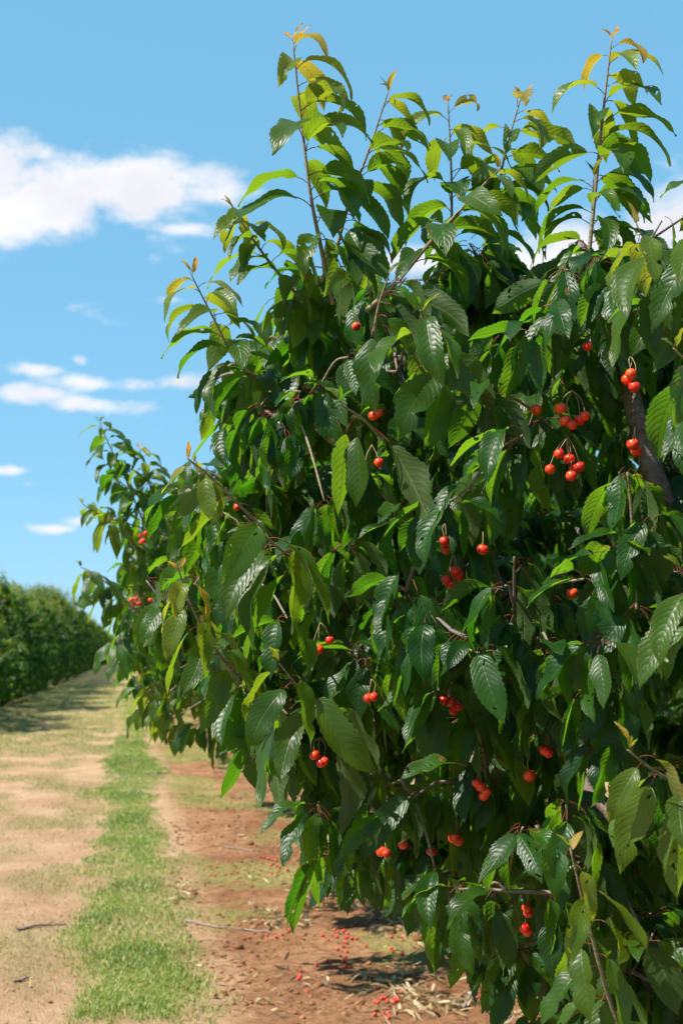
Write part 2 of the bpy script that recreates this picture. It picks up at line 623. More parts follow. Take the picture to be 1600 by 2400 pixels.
def bake_leaves(L, lod, origin, mb):
    """append the leaves L to the mesh builder"""
    for kind in range(6):
        for i in range(N_VAR):
            sel = L[(L['kind'] == kind) & (L['var'] == i)]
            if not len(sel):
                continue
            V, faces, uv = LIB[(kind, i, lod)]
            M = rot_mats(sel['rx'], sel['ry'], sel['rz']) * sel['s'][:, None, None]
            P = np.stack([sel['x'], sel['y'], sel['z']], 1) - origin
            VV = np.einsum('nij,vj->nvi', M, V) + P[:, None, :]
            n, k = len(sel), len(V)
            off = (np.arange(n) * k)
            FF = [(f[None] + off[:, None, None]).reshape(-1, f.shape[1]) for f in faces]
            mb.add(VV.reshape(-1, 3), FF, np.tile(uv, (n, 1)), np.repeat(sel['tone'], k), np.repeat(sel['vary'], k))


class Leaves:
    def __init__(self):
        self.rows = []

    def add(self, p, az_, kind, s=1.0, tone=0.0, vary=None, rx=None, ry=None, keep=0):
        self.rows.append((p[0], p[1], p[2], random.gauss(0, .32) if rx is None else rx, random.gauss(0, .12) if ry is None else ry,
                          az_, s, kind, random.randrange(N_VAR), tone, random.random() if vary is None else vary, keep))

    def array(self):
        return np.array(self.rows, dtype=LEAF_DT)


SHOOT = 1.2


def leafy_shoot(LV, path, n, size0=1.0, tip_tone=1.0, bias=(0, 0), kinds=(ARCH, DROOP), keep=1, start=.05, base_tone=.16):
    """leaves along a long young stem, smaller, paler and bronzer towards its tip"""
    P = np.asarray(path)
    seg = np.linalg.norm(np.diff(P, axis=0), axis=1)
    cum = np.concatenate([[0], np.cumsum(seg)])
    n = int(n * 1.55)
    ph = random.uniform(0, 6.28)
    for k in range(n):
        f = start + (1 - start) * (k + .5) / n
        d = f * cum[-1]
        p = np.array([np.interp(d, cum, P[:, a_]) for a_ in range(3)])
        a = ph + k * 2.4 + random.gauss(0, .3)
        v = np.array([math.cos(a) + bias[0], math.sin(a) + bias[1]])
        a = math.atan2(v[1], v[0])
        q = (f - .45) / .55
        s = size0 * (1.0 if f < .5 else 1.0 - .42 * max(0, q) ** 3) * random.uniform(.9, 1.12) * SHOOT
        tone = base_tone + (.22 * max(0, q) + .62 * max(0, q) ** 5) * tip_tone
        kd = kinds[0] if f > .35 else random.choice(kinds)
        if f > .985 - .4 / n:
            kd = UPR
            s *= .8
            tone = min(1, tone + .15)
        LV.add(p, a, kd, s, min(1, tone + random.uniform(-.04, .06)), keep=keep)
    # tiny folded tip leaves
    for j in range(2):
        LV.add(P[-1], random.uniform(0, 6.28), UPR, random.uniform(.32, .5) * size0, min(1, tip_tone * random.uniform(.8, 1)), keep=keep)


def whorl(LV, p, n, s=1.0, tone=0.0, az0=None, spread=6.28, keep=0, kinds=(DROOP, DROOP, HANG, HANG, HANG, HANG, OUT)):
    a0 = random.uniform(0, 6.28)
    for k in range(n):
        a = (a0 + k * 2.4) if az0 is None else az0 + random.uniform(-.5, .5) * spread
        off = np.array([math.cos(a), math.sin(a), 0]) * .006 + np.array([0, 0, random.uniform(-.012, .012)])
        LV.add(np.asarray(p) + off, a, random.choice(kinds), s * random.uniform(.8, 1.18), max(0, tone + random.uniform(-.08, .06)), keep=keep)


# ------------------------------------------------------------------ tree skeleton
def inside_poly(x, y, poly):
    x, y = np.atleast_1d(x), np.atleast_1d(y)
    c = np.zeros(len(x), bool)
    P = np.asarray(poly, float)
    j = len(P) - 1
    for i in range(len(P)):
        xi, yi, xj, yj = P[i][0], P[i][1], P[j][0], P[j][1]
        cond = ((yi > y) != (yj > y)) & (x < (xj - xi) * (y - yi) / (yj - yi + 1e-9) + xi)
        c ^= cond
        j = i
    return c


class Crown:
    def __init__(self, c, r, zexp=3.0, taper=0.0):
        self.c, self.r, self.z, self.taper = np.array(c), np.array(r), zexp, taper

    def val(self, P):
        q = (np.atleast_2d(P) - self.c) / self.r
        w = 1 - self.taper * np.clip(-q[:, 2] + .1, 0, 1)
        q[:, :2] /= w[:, None]
        return q[:, 0] ** 2 + q[:, 1] ** 2 + np.abs(q[:, 2]) ** self.z

    def front(self, px, py, lim=1.0):
        for Y in np.arange(1.6, 12, .03):
            if self.val(at(px, py, Y))[0] < lim:
                return Y
        return self.c[1]


def grow(base, crown, n_attr, rnd, poly=None, fork=.55, n_limbs=7, shell=.5, spacing=.055, per=5, trunk_r=.055, young=.12, lump=0.0, topy=.22):
    """returns branches [(points, radii, level)], leaves"""
    rs = np.random.default_rng(rnd)
    random.seed(rnd)
    LV = Leaves()
    br = []
    nodes, ndir = [], []

    def reg(P):
        for k in range(len(P)):
            nodes.append(P[k])
            ndir.append(P[min(k + 1, len(P) - 1)] - P[max(k - 1, 0)])

    base = np.array(base, float)
    fk = base + np.array([rs.uniform(-.05, .05), rs.uniform(-.05, .05), fork])
    tr = smooth_path([base - [0, 0, .03], base + [0.015, 0.01, fork * .5], fk], 9)
    br.append((tr, np.linspace(trunk_r * 1.25, trunk_r, 9), 0))
    for k in range(n_limbs):
        a = 2 * math.pi * (k + rs.uniform(-.2, .2)) / n_limbs
        hz = rs.uniform(.45, .75)
        tip = crown.c + crown.r * np.array([math.cos(a) * hz, math.sin(a) * hz, rs.uniform(.2, .75)])
        mid = fk + (tip - fk) * .5 + np.array([math.cos(a) * .12, math.sin(a) * .12, -.08])
        P = smooth_path([fk - [0, 0, .06], fk + (mid - fk) * .3, mid, tip], 22)
        P[1:-1] += rs.normal(0, .008, (20, 3))
        br.append((P, np.linspace(trunk_r * .62, .008, 22), 1))
        reg(P[3:])
    A = []
    while len(A) < n_attr:
        q = rs.uniform(-1, 1, 3)
        p = crown.c + crown.r * q
        v = crown.val(p)[0]
        if lump:
            s_ = math.sin(2.6 * p[0] + rnd) * math.sin(2.3 * p[1] + 1.7 * rnd) + .7 * math.sin(4.3 * p[2] + 2.9 * p[1] + rnd) * math.sin(3.7 * p[1] - 2.2 * p[0])
            v = v + lump * s_
        if v > 1 or v < rs.uniform(shell * .2, shell * 1.3):
            continue
        A.append(p)
    A = np.array(A)
    if poly is not None:
        px, py, z = project(A + np.array([0, 0, -.05]))
        inf = (px > -10) & (px < 1578) & (py > -10) & (py < 2362)
        A = A[~inf | inside_poly(px, py, poly)]
    A = A[np.argsort(np.linalg.norm((A - crown.c) / crown.r, axis=1))]
    for p in A:
        N_ = np.array(nodes)
        d = p - N_
        dist = np.linalg.norm(d, axis=1)
        cost = dist + .25 * np.maximum(0, N_[:, 2] - p[2])
        j = int(np.argmin(cost))
        if dist[j] < .05:
            continue
        q = N_[j]
        dd = np.array(ndir[j]); dd = dd / (np.linalg.norm(dd) + 1e-9)
        Ld = dist[j]
        outv = p - crown.c; outv[2] *= .3
        outv = outv / (np.linalg.norm(outv) + 1e-9)
        m = q + (p - q) * .5 + dd * Ld * .15 + np.array([0, 0, .10 * Ld])
        end = p + outv * .04 + np.array([0, 0, .02])
        n = max(5, int(Ld / .045))
        P = smooth_path([q, m, end], n)
        P[1:] += rs.normal(0, .004, (n - 1, 3))
        r0 = min(.011, .004 + .008 * Ld)
        br.append((P, np.linspace(r0, .0022, n), 2))
        reg(P[2:])
        # leaves: spurs along, terminal whorl or shoot end
        seg = np.linalg.norm(np.diff(P, axis=0), axis=1)
        cum = np.concatenate([[0], np.cumsum(seg)])
        k = cum[-1]
        top = (p[2] - crown.c[2]) / crown.r[2]
        yng = young * rs.uniform(0, 1) + (topy * max(0, top) * rs.uniform(0, 1))
        while k > max(.0, cum[-1] - .55):
            pp = np.array([np.interp(k, cum, P[:, a]) for a in range(3)])
            nn = per + int(rs.integers(-1, 2))
            if k == cum[-1]:
                nn += 2
            whorl(LV, pp, nn, rs.uniform(.85, 1.08), yng if k > cum[-1] - .1 else 0.0)
            k -= spacing * rs.uniform(.8, 1.3)
    return br, LV


def cull_poly(L, poly):
    P = np.stack([L['x'], L['y'], L['z'] - .05], 1)
    dx = np.stack([np.cos(L['rz']), np.sin(L['rz']), np.zeros(len(L))], 1) * .05
    px, py, z = project(P + dx)
    inf = (px > -10) & (px < 1578) & (py > -10) & (py < 2362)
    jit = RNG.normal(0, 8, len(L))
    return L[(L['keep'] > 0) | ~inf | inside_poly(px + jit, py + jit, poly)]


# ------------------------------------------------------------------ ground
def vnoise(x, y, seed=0):
    xi, yi = np.floor(x).astype(np.int64), np.floor(y).astype(np.int64)
    xf, yf = x - xi, y - yi
    u, v = xf * xf * (3 - 2 * xf), yf * yf * (3 - 2 * yf)

    def h(a, b):
        n = (a * 374761393 + b * 668265263 + seed * 974711) & 0x7fffffff
        n = ((n ^ (n >> 13)) * 1274126177) & 0x7fffffff
        return ((n ^ (n >> 16)) & 0xffff) / 65535.0
    return (h(xi, yi) * (1 - u) + h(xi + 1, yi) * u) * (1 - v) + (h(xi, yi + 1) * (1 - u) + h(xi + 1, yi + 1) * u) * v


def fbm(x, y, sc, oct=4, seed=0):
    t, a, s = 0, .5, 0
    for o in range(oct):
        t = t + a * vnoise(x * sc, y * sc, seed + o * 17)
        s += a
        a *= .5
        sc *= 2.03
    return t / s


def sstep(a, b, x):
    t = np.clip((x - a) / (b - a), 0, 1)
    return t * t * (3 - 2 * t)


def strip_mask(x, y):
    """the green strip between the wheel tracks"""
    n = (fbm(x, y * .3, 1.6, 4, 3) - .5)
    n2 = (fbm(x, y * .5, 7, 3, 9) - .5)
    left = -.30 + n * .7 + n2 * .22
    right = .31 + (fbm(x + 40, y * .3, 1.3, 4, 5) - .5) * .75 + n2 * .22
    e = sstep(left - .12, left + .22, x) * (1 - sstep(right - .22, right + .12, x))
    e = e * (.5 + .5 * sstep(.34, .52, fbm(x, y * .35, 3.4, 4, 15)))
    start = 6.5 + (fbm(x, y, 3, 3, 77) - .5) * .9
    return e * sstep(start - .25, start + .15, y)


def left_mask(x, y):
    """patchy grass on the left wheel track and lane"""
    n = fbm(x * 1.1, y * .45, 1.9, 6, 21)
    far = sstep(16, 34, y) * .08
    edge = sstep(-1.1, -2.2, x) * .12
    near = (1 - sstep(8, 11.5, y)) * .10
    m = sstep(.40, .66, n + far + edge - near) * (1 - sstep(-.45, -.2, x))
    return m * sstep(-7.6, -5.0, x) + 0 * m


def clover_mask(x, y):
    n = fbm(x * .8, y * .55, 1.6, 6, 33)
    m = sstep(.535, .63, n + .10 * sstep(8, 14, y)) * sstep(.35, .6, x) * (1 - sstep(1.4, 2.2, x) * .7)
    return np.clip(m + sstep(20, 40, y) * sstep(.3, .6, x) * .5, 0, 1)


def hgt(x, y):
    near = 1 - sstep(25, 60, y)
    h = (fbm(x, y, .5, 3, 1) - .5) * .07
    soil = sstep(.45, .8, x)
    h = h + near * ((fbm(x, y, 3.2, 4, 2) - .5) * (.025 + .045 * soil) + (np.abs(fbm(x, y, 9, 3, 6) - .5)) * .05 * soil)
    h = h + near * .02 * strip_mask(x, y)
    return h


def axis(parts):
    out = []
    for a, b, st in parts:
        out.append(np.arange(a, b, st))
    return np.concatenate(out)


gx = np.concatenate([-np.geomspace(8, 900, 26)[::-1], axis([(-7.9, -2.5, .22), (-2.5, 3.2, .045), (3.2, 9, .25)]), np.geomspace(9, 900, 26)])
gy = np.concatenate([-np.geomspace(4, 400, 14)[::-1], axis([(-3.5, 4.5, .4), (4.5, 14, .05), (14, 30, .12), (30, 70, .5)]), np.geomspace(70, 1500, 40)])
GX, GY = np.meshgrid(gx, gy)
GZ = hgt(GX, GY)
mbg = MB()
nx, ny = len(gx), len(gy)
ii, jj = np.meshgrid(np.arange(nx - 1), np.arange(ny - 1))
q0 = (jj * nx + ii).ravel()
quads = np.stack([q0, q0 + 1, q0 + nx + 1, q0 + nx], 1)
strip_v = np.clip(strip_mask(GX, GY), 0, 1)
mbg.add(np.stack([GX.ravel(), GY.ravel(), GZ.ravel()], 1), [quads], None,
        np.maximum(strip_v, 0).ravel(), np.clip(left_mask(GX, GY), 0, 1).ravel())


def ground_material():
    m, N = new_mat('orchard_soil')
    tco = N.node('ShaderNodeTexCoord')
    sp_ = N.node('ShaderNodeSeparateXYZ')
    N.l.new(tco.outputs['Object'], sp_.inputs[0])
    X = sp_.outputs[0]
    O = tco.outputs['Object']
    a = N.node('ShaderNodeAttribute'); a.attribute_name = 'tone'
    b = N.node('ShaderNodeAttribute'); b.attribute_name = 'vary'
    c = N.node('ShaderNodeAttribute'); c.attribute_name = 'weeds'
    n1 = N.noise(O, 1.1, 6, .6)
    n2 = N.noise(O, 14, 5, .65)
    n3 = N.noise(O, 95, 4, .7)
    track = N.mix(N.step(n1, .35, .68), rgb(.46, .275, .155), rgb(.60, .385, .235))
    track = N.mix(N.math('MULTIPLY', N.step(n2, .52, .75), .55), track, rgb(.34, .20, .10))
    soil = N.mix(N.step(n1, .32, .66), rgb(.29, .130, .060), rgb(.50, .27, .135))
    soil = N.mix(N.math('MULTIPLY', N.step(n2, .44, .68), .75), soil, rgb(.20, .092, .045))
    soil = N.mix(N.math('MULTIPLY', N.step(N.noise(O, 38, 4, .7), .54, .66), .7), soil, rgb(.15, .065, .032))
    soil = N.mix(N.math('MULTIPLY', N.step(n3, .60, .72), .5), soil, rgb(.62, .42, .27))
    xs = N.math('ADD', X, N.math('MULTIPLY', N.math('SUBTRACT', n2, .5), .5))
    # tree strips carry bare reddish soil, lanes paler trodden earth
    m1 = N.math('MULTIPLY', N.step(xs, .35, .65), N.step(xs, 3.6, 3.0))
    m2 = N.step(xs, -3.6, -4.2)
    col = N.mix(N.math('MAXIMUM', m1, m2), track, soil)
    col = N.mix(N.math('MULTIPLY', N.step(n3, .55, .7), .35), col, N.mix(1.0, col, rgb(.6, .55, .5), 'MULTIPLY'))
    grass = N.mix(N.step(n2, .3, .7), rgb(.17, .24, .045), rgb(.36, .36, .11))
    dry = N.mix(N.step(n2, .35, .65), rgb(.20, .205, .070), rgb(.40, .31, .15))
    wd = N.mix(N.step(n2, .35, .65), rgb(.23, .28, .065), rgb(.36, .36, .14))
    far = N.step(sp_.outputs[1], 18, 45)
    col = N.mix(N.math('MULTIPLY', b.outputs['Fac'], .62), col, dry)
    col = N.mix(N.math('MULTIPLY', c.outputs['Fac'], N.math('ADD', .30, N.math('MULTIPLY', N.step(n3, .42, .6), .45))), col, wd)
    col = N.mix(N.math('MULTIPLY', a.outputs['Fac'], .85), col, grass)
    col = N.mix(N.math('MULTIPLY', far, .4), col, N.mix(N.step(n1, .35, .65), rgb(.20, .20, .05), rgb(.38, .32, .12)))
    bp = N.node('ShaderNodeBump')
    bp.inputs['Strength'].default_value = .9
    bp.inputs['Distance'].default_value = .07
    N.l.new(N.math('ADD', n2, N.math('MULTIPLY', n3, .45)), bp.inputs['Height'])
    p = N.node('ShaderNodeBsdfPrincipled')
    N.l.new(col, p.inputs['Base Color'])
    p.inputs['Roughness'].default_value = .95
    p.inputs['Specular IOR Level'].default_value = .1
    N.l.new(bp.outputs[0], p.inputs['Normal'])
    o = N.node('ShaderNodeOutputMaterial')
    N.l.new(p.outputs[0], o.inputs[0])
    return m


gme = mbg.mesh('ground', ground_material(), attrs=True)
wa = gme.attributes.new('weeds', 'FLOAT', 'POINT')
wa.data.foreach_set('value', np.clip(clover_mask(GX, GY), 0, 1).ravel().astype(np.float32))
ground = tag(link('ground', gme), kind='structure')


def scatter_blades(name, n, xr, yr, mask, h0, h1, wd, mat, label, cat, seg=2, seed=1, dry=.1, flat=.6, ypow=1.0):
    r = np.random.default_rng(seed)
    x = r.uniform(*xr, n)
    y = yr[0] + (yr[1] - yr[0]) * r.uniform(0, 1, n) ** ypow
    k = r.uniform(0, 1, n) < mask(x, y)
    x, y = x[k], y[k]
    n = len(x)
    z = hgt(x, y) - .004
    a = r.uniform(0, 6.28, n)
    h = r.uniform(h0, h1, n) * (.6 + .8 * fbm(x, y, 2.5, 2, 50))
    ln = r.uniform(.2, 1.0, n) * h * flat * 2
    w = wd * r.uniform(.7, 1.4, n) * (1 + y / 25.)
    D = np.stack([np.cos(a), np.sin(a), np.zeros(n)], 1)
    Sd = np.stack([-np.sin(a), np.cos(a), np.zeros(n)], 1)
    B = np.stack([x, y, z], 1)
    mid = B + D * (ln * .35)[:, None] + np.array([0, 0, 1]) * (h * .6)[:, None]
    tip = B + D * ln[:, None] + np.array([0, 0, 1]) * (h * .95)[:, None]
    V = np.stack([B - Sd * w[:, None] / 2, B + Sd * w[:, None] / 2, mid - Sd * w[:, None] * .4, mid + Sd * w[:, None] * .4, tip], 1).reshape(-1, 3)
    o = np.arange(n) * 5
    Q = np.stack([o, o + 1, o + 3, o + 2], 1)
    T = np.stack([o + 2, o + 3, o + 4], 1)
    vary = np.clip((fbm(x, y, 1.7, 3, 60) - .5) * 1.8 + .42 + r.normal(0, .2, n), 0, .69)
    vary = np.where(r.uniform(0, 1, n) < dry, r.uniform(.8, 1, n), vary)
    mb = MB()
    mb.add(V, [Q, T], None, 0, np.repeat(vary, 5))
    o = link(name, mb.mesh(name, mat, attrs=True, smooth=False))
    return tag(o, label, cat, kind='stuff')


scatter_blades('grass', 330000, (-1.0, 1.1), (6.0, 32), lambda x, y: strip_mask(x, y) * (1 - sstep(20, 32, y)), .008, .036, .0034, M_GRASS,
               'green grass strip growing between the two wheel tracks', 'grass', seed=11, dry=.2, ypow=1.35)
scatter_blades('far_grass', 70000, (-3.8, 1.1), (18, 75), lambda x, y: np.maximum(strip_mask(x, y), left_mask(x, y) * .6) * sstep(18, 30, y), .02, .05, .005, M_GRASS,
               'distant olive grass along the lane beside the far hedge', 'grass', seed=12, dry=.35, ypow=1.6)
scatter_blades('dry_grass', 90000, (-3.4, -.2), (6.0, 34), lambda x, y: np.clip(left_mask(x, y) * .8 + .06 * (fbm(x, y, 3, 3, 70) > .55), 0, 1), .012, .045, .0032, M_DRYGRASS,
               'patchy dry yellow grass on the sandy left wheel track', 'grass', seed=13, dry=.3, flat=.8, ypow=1.3)
scatter_blades('low_weeds', 70000, (.3, 3.0), (5.5, 26), lambda x, y: np.clip(clover_mask(x, y) * .7, 0, 1), .004, .016, .0085, M_CLOVER,
               'pale green low weeds creeping over red soil under the trees', 'weeds', seed=14, dry=.15, flat=1.2, ypow=1.3)


# clods and stones
def blob_mesh(r, sub=0):
    t = (1 + 5 ** .5) / 2
    v = np.array([(-1, t, 0), (1, t, 0), (-1, -t, 0), (1, -t, 0), (0, -1, t), (0, 1, t), (0, -1, -t), (0, 1, -t), (t, 0, -1), (t, 0, 1), (-t, 0, -1), (-t, 0, 1)], float)
    v /= np.linalg.norm(v[0])
    f = np.array([(0, 11, 5), (0, 5, 1), (0, 1, 7), (0, 7, 10), (0, 10, 11), (1, 5, 9), (5, 11, 4), (11, 10, 2), (10, 7, 6), (7, 1, 8),
                  (3, 9, 4), (3, 4, 2), (3, 2, 6), (3, 6, 8), (3, 8, 9), (4, 9, 5), (2, 4, 11), (6, 2, 10), (8, 6, 7), (9, 8, 1)])
    return v, f


bv, bf = blob_mesh(RNG)
mbc = MB()
r = np.random.default_rng(5)
n = 9000
cx = r.uniform(.3, 3.0, n); cy = 5.5 + 14 * r.uniform(0, 1, n) ** 1.5
k = (fbm(cx, cy, 2.2, 3, 90) > .47)
cx, cy = cx[k], cy[k]
xl = r.uniform(-2.2, .0, 3000); yl = 5.5 + 12 * r.uniform(0, 1, 3000) ** 1.5
cx, cy = np.concatenate([cx, xl]), np.concatenate([cy, yl])
n = len(cx)
sz = .0035 + .010 * r.uniform(0, 1, n) ** 3 + .022 * (r.uniform(0, 1, n) > .992) * r.uniform(.3, 1, n)
sz[-3000:] *= .55
VV = bv[None] * (1 + r.normal(0, .18, (n, 12, 1))) * (sz[:, None, None] * np.array([1.3, 1.1, .7]))
VV = VV + np.stack([cx, cy, hgt(cx, cy) + sz * .25], 1)[:, None, :]
off = np.arange(n) * 12
mbc.add(VV.reshape(-1, 3), [(bf[None] + off[:, None, None]).reshape(-1, 3)], None, 0, np.repeat(r.uniform(0, 1, n), 12))
tag(link('soil_clods', mbc.mesh('soil_clods', M_CLOD, attrs=True, smooth=False)), 'small red brown clods and stones scattered over the soil', 'soil clods', kind='stuff')

# dead leaf litter: curled leaves lying on the soil in drifts
LT = Leaves()
random.seed(22)


def litter(px0, py0, px1, py1, n, s=.8):
    for _ in range(int(n * 1.9)):
        px = random.uniform(px0, px1); py = random.uniform(py0, py1)
        p = on_ground(px, py)
        p[2] = hgt(p[0], p[1]) + random.uniform(.012, .045)
        LT.add(p, random.uniform(0, 6.28), 5, s * random.uniform(.75, 1.3), 0, random.random() ** .5, rx=random.gauss(0, 1.2), ry=random.uniform(.0, .6))


litter(690, 2060, 890, 2100, 80); litter(700, 2050, 760, 2080, 22); litter(560, 2085, 720, 2135, 50); litter(860, 2110, 1010, 2150, 60)
litter(820, 2230, 1010, 2290, 75); litter(900, 2290, 1060, 2335, 50); litter(1060, 2200, 1330, 2350, 110); litter(900, 2070, 1120, 2110, 60)
litter(500, 1700, 900, 2000, 40, .7); litter(430, 2200, 800, 2352, 26, .6); litter(380, 2030, 440, 2090, 14, .7)
for _ in range(260):
    x, y = random.uniform(.6, 3.2), random.uniform(5.5, 12)
    LT.add((x, y, hgt(np.array(x), np.array(y)) + .02), random.uniform(0, 6.28), 5, random.uniform(.5, .9), 0, random.random(), rx=random.gauss(0, .9), ry=random.uniform(-.5, .1))
mbl = MB()
bake_leaves(LT.array(), 'mid', np.zeros(3), mbl)
tag(link('leaf_litter', mbl.mesh('leaf_litter', M_LITTER, attrs=True)), 'drifts of dry straw coloured dead leaves on the red soil', 'leaf litter', kind='stuff')


# ------------------------------------------------------------------ building a tree as objects
def tube_obj(name, P, rad, parent, origin, mat, sides=6):
    V, f = tube_arrays(np.asarray(P) - origin, rad, sides)
    mb = MB()
    mb.add(V, f)
    return link(name, mb.mesh(name, mat), parent)


def visible_score(all_leaves):
    """how large each leaf shows in the picture, with nearer leaves hiding farther ones"""
    cell = 7.0
    Wc, Hc = int(1568 / cell) + 1, int(2352 / cell) + 1
    zb = np.full((Hc, Wc), 1e9)
    samples = []
    for L in all_leaves:
        pts = np.zeros((len(L), 9, 3))
        for kind in range(6):
            for i in range(N_VAR):
                sel = np.where((L['kind'] == kind) & (L['var'] == i))[0]
                if not len(sel):
                    continue
                V = LIB[(kind, i, 'mid')][0][:30]
                V = V[[4, 7, 10, 13, 16, 19, 22, 12, 14]]
                M = rot_mats(L['rx'][sel], L['ry'][sel], L['rz'][sel]) * L['s'][sel][:, None, None]
                pts[sel] = np.einsum('nij,vj->nvi', M, V) + np.stack([L['x'][sel], L['y'][sel], L['z'][sel]], 1)[:, None, :]
        px, py, z = project(pts.reshape(-1, 3))
        ix, iy = (px / cell).astype(int), (py / cell).astype(int)
        ok = (px >= 0) & (px < 1568) & (py >= 0) & (py < 2352)
        samples.append((ix, iy, z, ok, len(L)))
        np.minimum.at(zb, (iy[ok], ix[ok]), z[ok])
    res = []
    for ix, iy, z, ok, n in samples:
        vis = np.zeros(len(z))
        vis[ok] = (z[ok] <= zb[iy[ok], ix[ok]] + .03)
        res.append(vis.reshape(n, 9).sum(1) / z.reshape(n, 9).mean(1) ** 2)
    return res


def clear_in_front(L, spots, rad=17, min_d=None):
    """leaves that would cover a fruit seen in the photograph are moved out"""
    mids = []
    pts = np.zeros((len(L), 6, 3))
    for kind in range(6):
        for i in range(N_VAR):
            sel = np.where((L['kind'] == kind) & (L['var'] == i))[0]
            if len(sel):
                V = LIB[(kind, i, 'mid')][0][[4, 8, 12, 15, 18, 22]]
                M = rot_mats(L['rx'][sel], L['ry'][sel], L['rz'][sel]) * L['s'][sel][:, None, None]
                pts[sel] = np.einsum('nij,vj->nvi', M, V) + np.stack([L['x'][sel], L['y'][sel], L['z'][sel]], 1)[:, None, :]
    px, py, z = project(pts.reshape(-1, 3))
    px, py, z = px.reshape(-1, 6), py.reshape(-1, 6), z.reshape(-1, 6)
    bad = np.zeros(len(L), bool)
    for (sx, sy, sz) in spots:
        hw = .022 * F / z
        bad |= ((np.hypot(px - sx, py - sy) < rad + hw * .8) & (z < sz + .01)).any(1)
    return L[~bad | (L['keep'] > 1)]


# cherry mesh
def cherry_mesh(name, mat, r=.0115, seg=14, rings=10):
    V, Q = [], []
    for i in range(rings + 1):
        th = math.pi * i / rings
        for j in range(seg):
            ph = 2 * math.pi * j / seg
            rr = r * (1 + .05 * math.cos(2 * ph) * math.sin(th))
            z = r * .95 * math.cos(th) - (r * .32 * math.exp(-(math.sin(th) / .38) ** 2) if th < 1.57 else 0)
            V.append((rr * math.sin(th) * math.cos(ph), rr * math.sin(th) * math.sin(ph), z))
    for i in range(rings):
        for j in range(seg):
            Q.append((i * seg + j, (i + 1) * seg + j, (i + 1) * seg + (j + 1) % seg, i * seg + (j + 1) % seg))
    mb = MB()
    mb.add(np.array(V), [np.array(Q)])
    return mb.mesh(name, mat)


ME_CHERRY = cherry_mesh('cherry', M_CHERRY)
ME_FALLEN = cherry_mesh('fallen_cherry', M_FALLEN, .0105, 8, 6)


def add_cherry(parent, origin, p, knot):
    c = link('cherry', ME_CHERRY, parent, tuple(np.asarray(p) - origin))
    c.rotation_euler = (random.gauss(0, .2), random.gauss(0, .2), random.uniform(0, 6))
    s = random.uniform(.9, 1.12)
    c.scale = (s, s, s)
    top = np.asarray(p) + [0, 0, .007]
    m = (top + knot) / 2 + np.array([random.gauss(0, .004), random.gauss(0, .004), .006])
    P = smooth_path([top, m, knot], 6)
    V, f = tube_arrays(P - np.asarray(p), np.linspace(.0009, .0013, 6), 4)
    mb = MB()
    mb.add(V, f)
    st = link('stalk', mb.mesh('stalk', M_STALK), c)
    st.rotation_euler = Euler(c.rotation_euler).to_matrix().inverted().to_euler()
    st.scale = (1 / s,) * 3
    return c


def assemble(root_name, label, base, br, L, score, n_single, lod, group=None, n_branch=120, fol='foliage'):
    base = np.array(base, float)
    root = link(root_name, None, None, tuple(base))
    tag(root, label, 'cherry tree', group)
    tr = [b for b in br if b[2] == 0]
    for P, rad, lv in tr:
        tube_obj('trunk', P, rad, root, base, M_BARK, 12)
    for P, rad, lv in [b for b in br if b[2] == 1]:
        tube_obj('limb', P, rad, root, base, M_BARK, 9)
    tw = [b for b in br if b[2] == 2]
    tw.sort(key=lambda b: -len(b[0]) * b[1][0])
    for P, rad, lv in tw[:n_branch]:
        tube_obj('branch', P, rad, root, base, M_BARK, 6)
    if tw[n_branch:]:
        mb = MB()
        for P, rad, lv in tw[n_branch:]:
            V, f = tube_arrays(P - base, rad, 4)
            mb.add(V, f)
        tag(link('twigs', mb.mesh('twigs', M_BARK), root), kind='stuff')
    for P, rad, lv in [b for b in br if b[2] == 3]:
        tube_obj('shoot', P, rad, root, base, M_TWIG, 7)
    order = np.argsort(-score)
    single = np.zeros(len(L), bool)
    single[order[:n_single]] = score[order[:n_single]] > 0
    for row in L[single]:
        o = link('leaf', LEAF_MESH[(int(row['kind']), int(row['var']))], root, (row['x'] - base[0], row['y'] - base[1], row['z'] - base[2]))
        o.rotation_euler = (row['rx'], row['ry'], row['rz'])
        o.scale = (row['s'],) * 3
        o.color = (row['tone'], row['vary'], 0, 1)
    rest = L[~single]
    mb = MB()
    if lod == 'mix':
        sc = score[~single]
        hi = sc > 0
        bake_leaves(rest[hi], 'hi', base, mb)
        bake_leaves(rest[~hi], 'mid', base, mb)
    else:
        bake_leaves(rest, lod, base, mb)
    tag(link(fol, mb.mesh(fol, M_LEAF_M, attrs=True), root), kind='stuff')
    return root


# ------------------------------------------------------------------ tree A: the nearest tree
POLY_A = [(500, 870), (560, 850), (640, 790), (625, 710), (650, 650), (700, 620), (740, 560), (790, 540), (830, 610), (880, 660), (930, 690),
          (985, 690), (1010, 640), (1060, 600), (1130, 560), (1175, 600), (1190, 680), (1190, 740), (1225, 740), (1265, 660), (1310, 600), (1350, 590),
          (1400, 560), (1470, 580), (1568, 600), (1800, 560), (1800, 2600), (1290, 2420), (1190, 2310), (1120, 2230), (1010, 2140), (930, 2050),
          (770, 2020), (700, 1900), (630, 1790), (605, 1690), (545, 1650), (430, 1540), (355, 1450), (365, 1360), (420, 1260), (400, 1160),
          (425, 1090), (520, 1100), (640, 1090), (560, 1010), (490, 960)]
CROWN_A = Crown((1.75, 4.25, 1.70), (1.68, 2.0, 1.18))
BASE_A = (1.8, 4.4, 0.0)
brA, LVA = grow(BASE_A, CROWN_A, 1100, 101, POLY_A, per=8, shell=.75, spacing=.08)
random.seed(5)


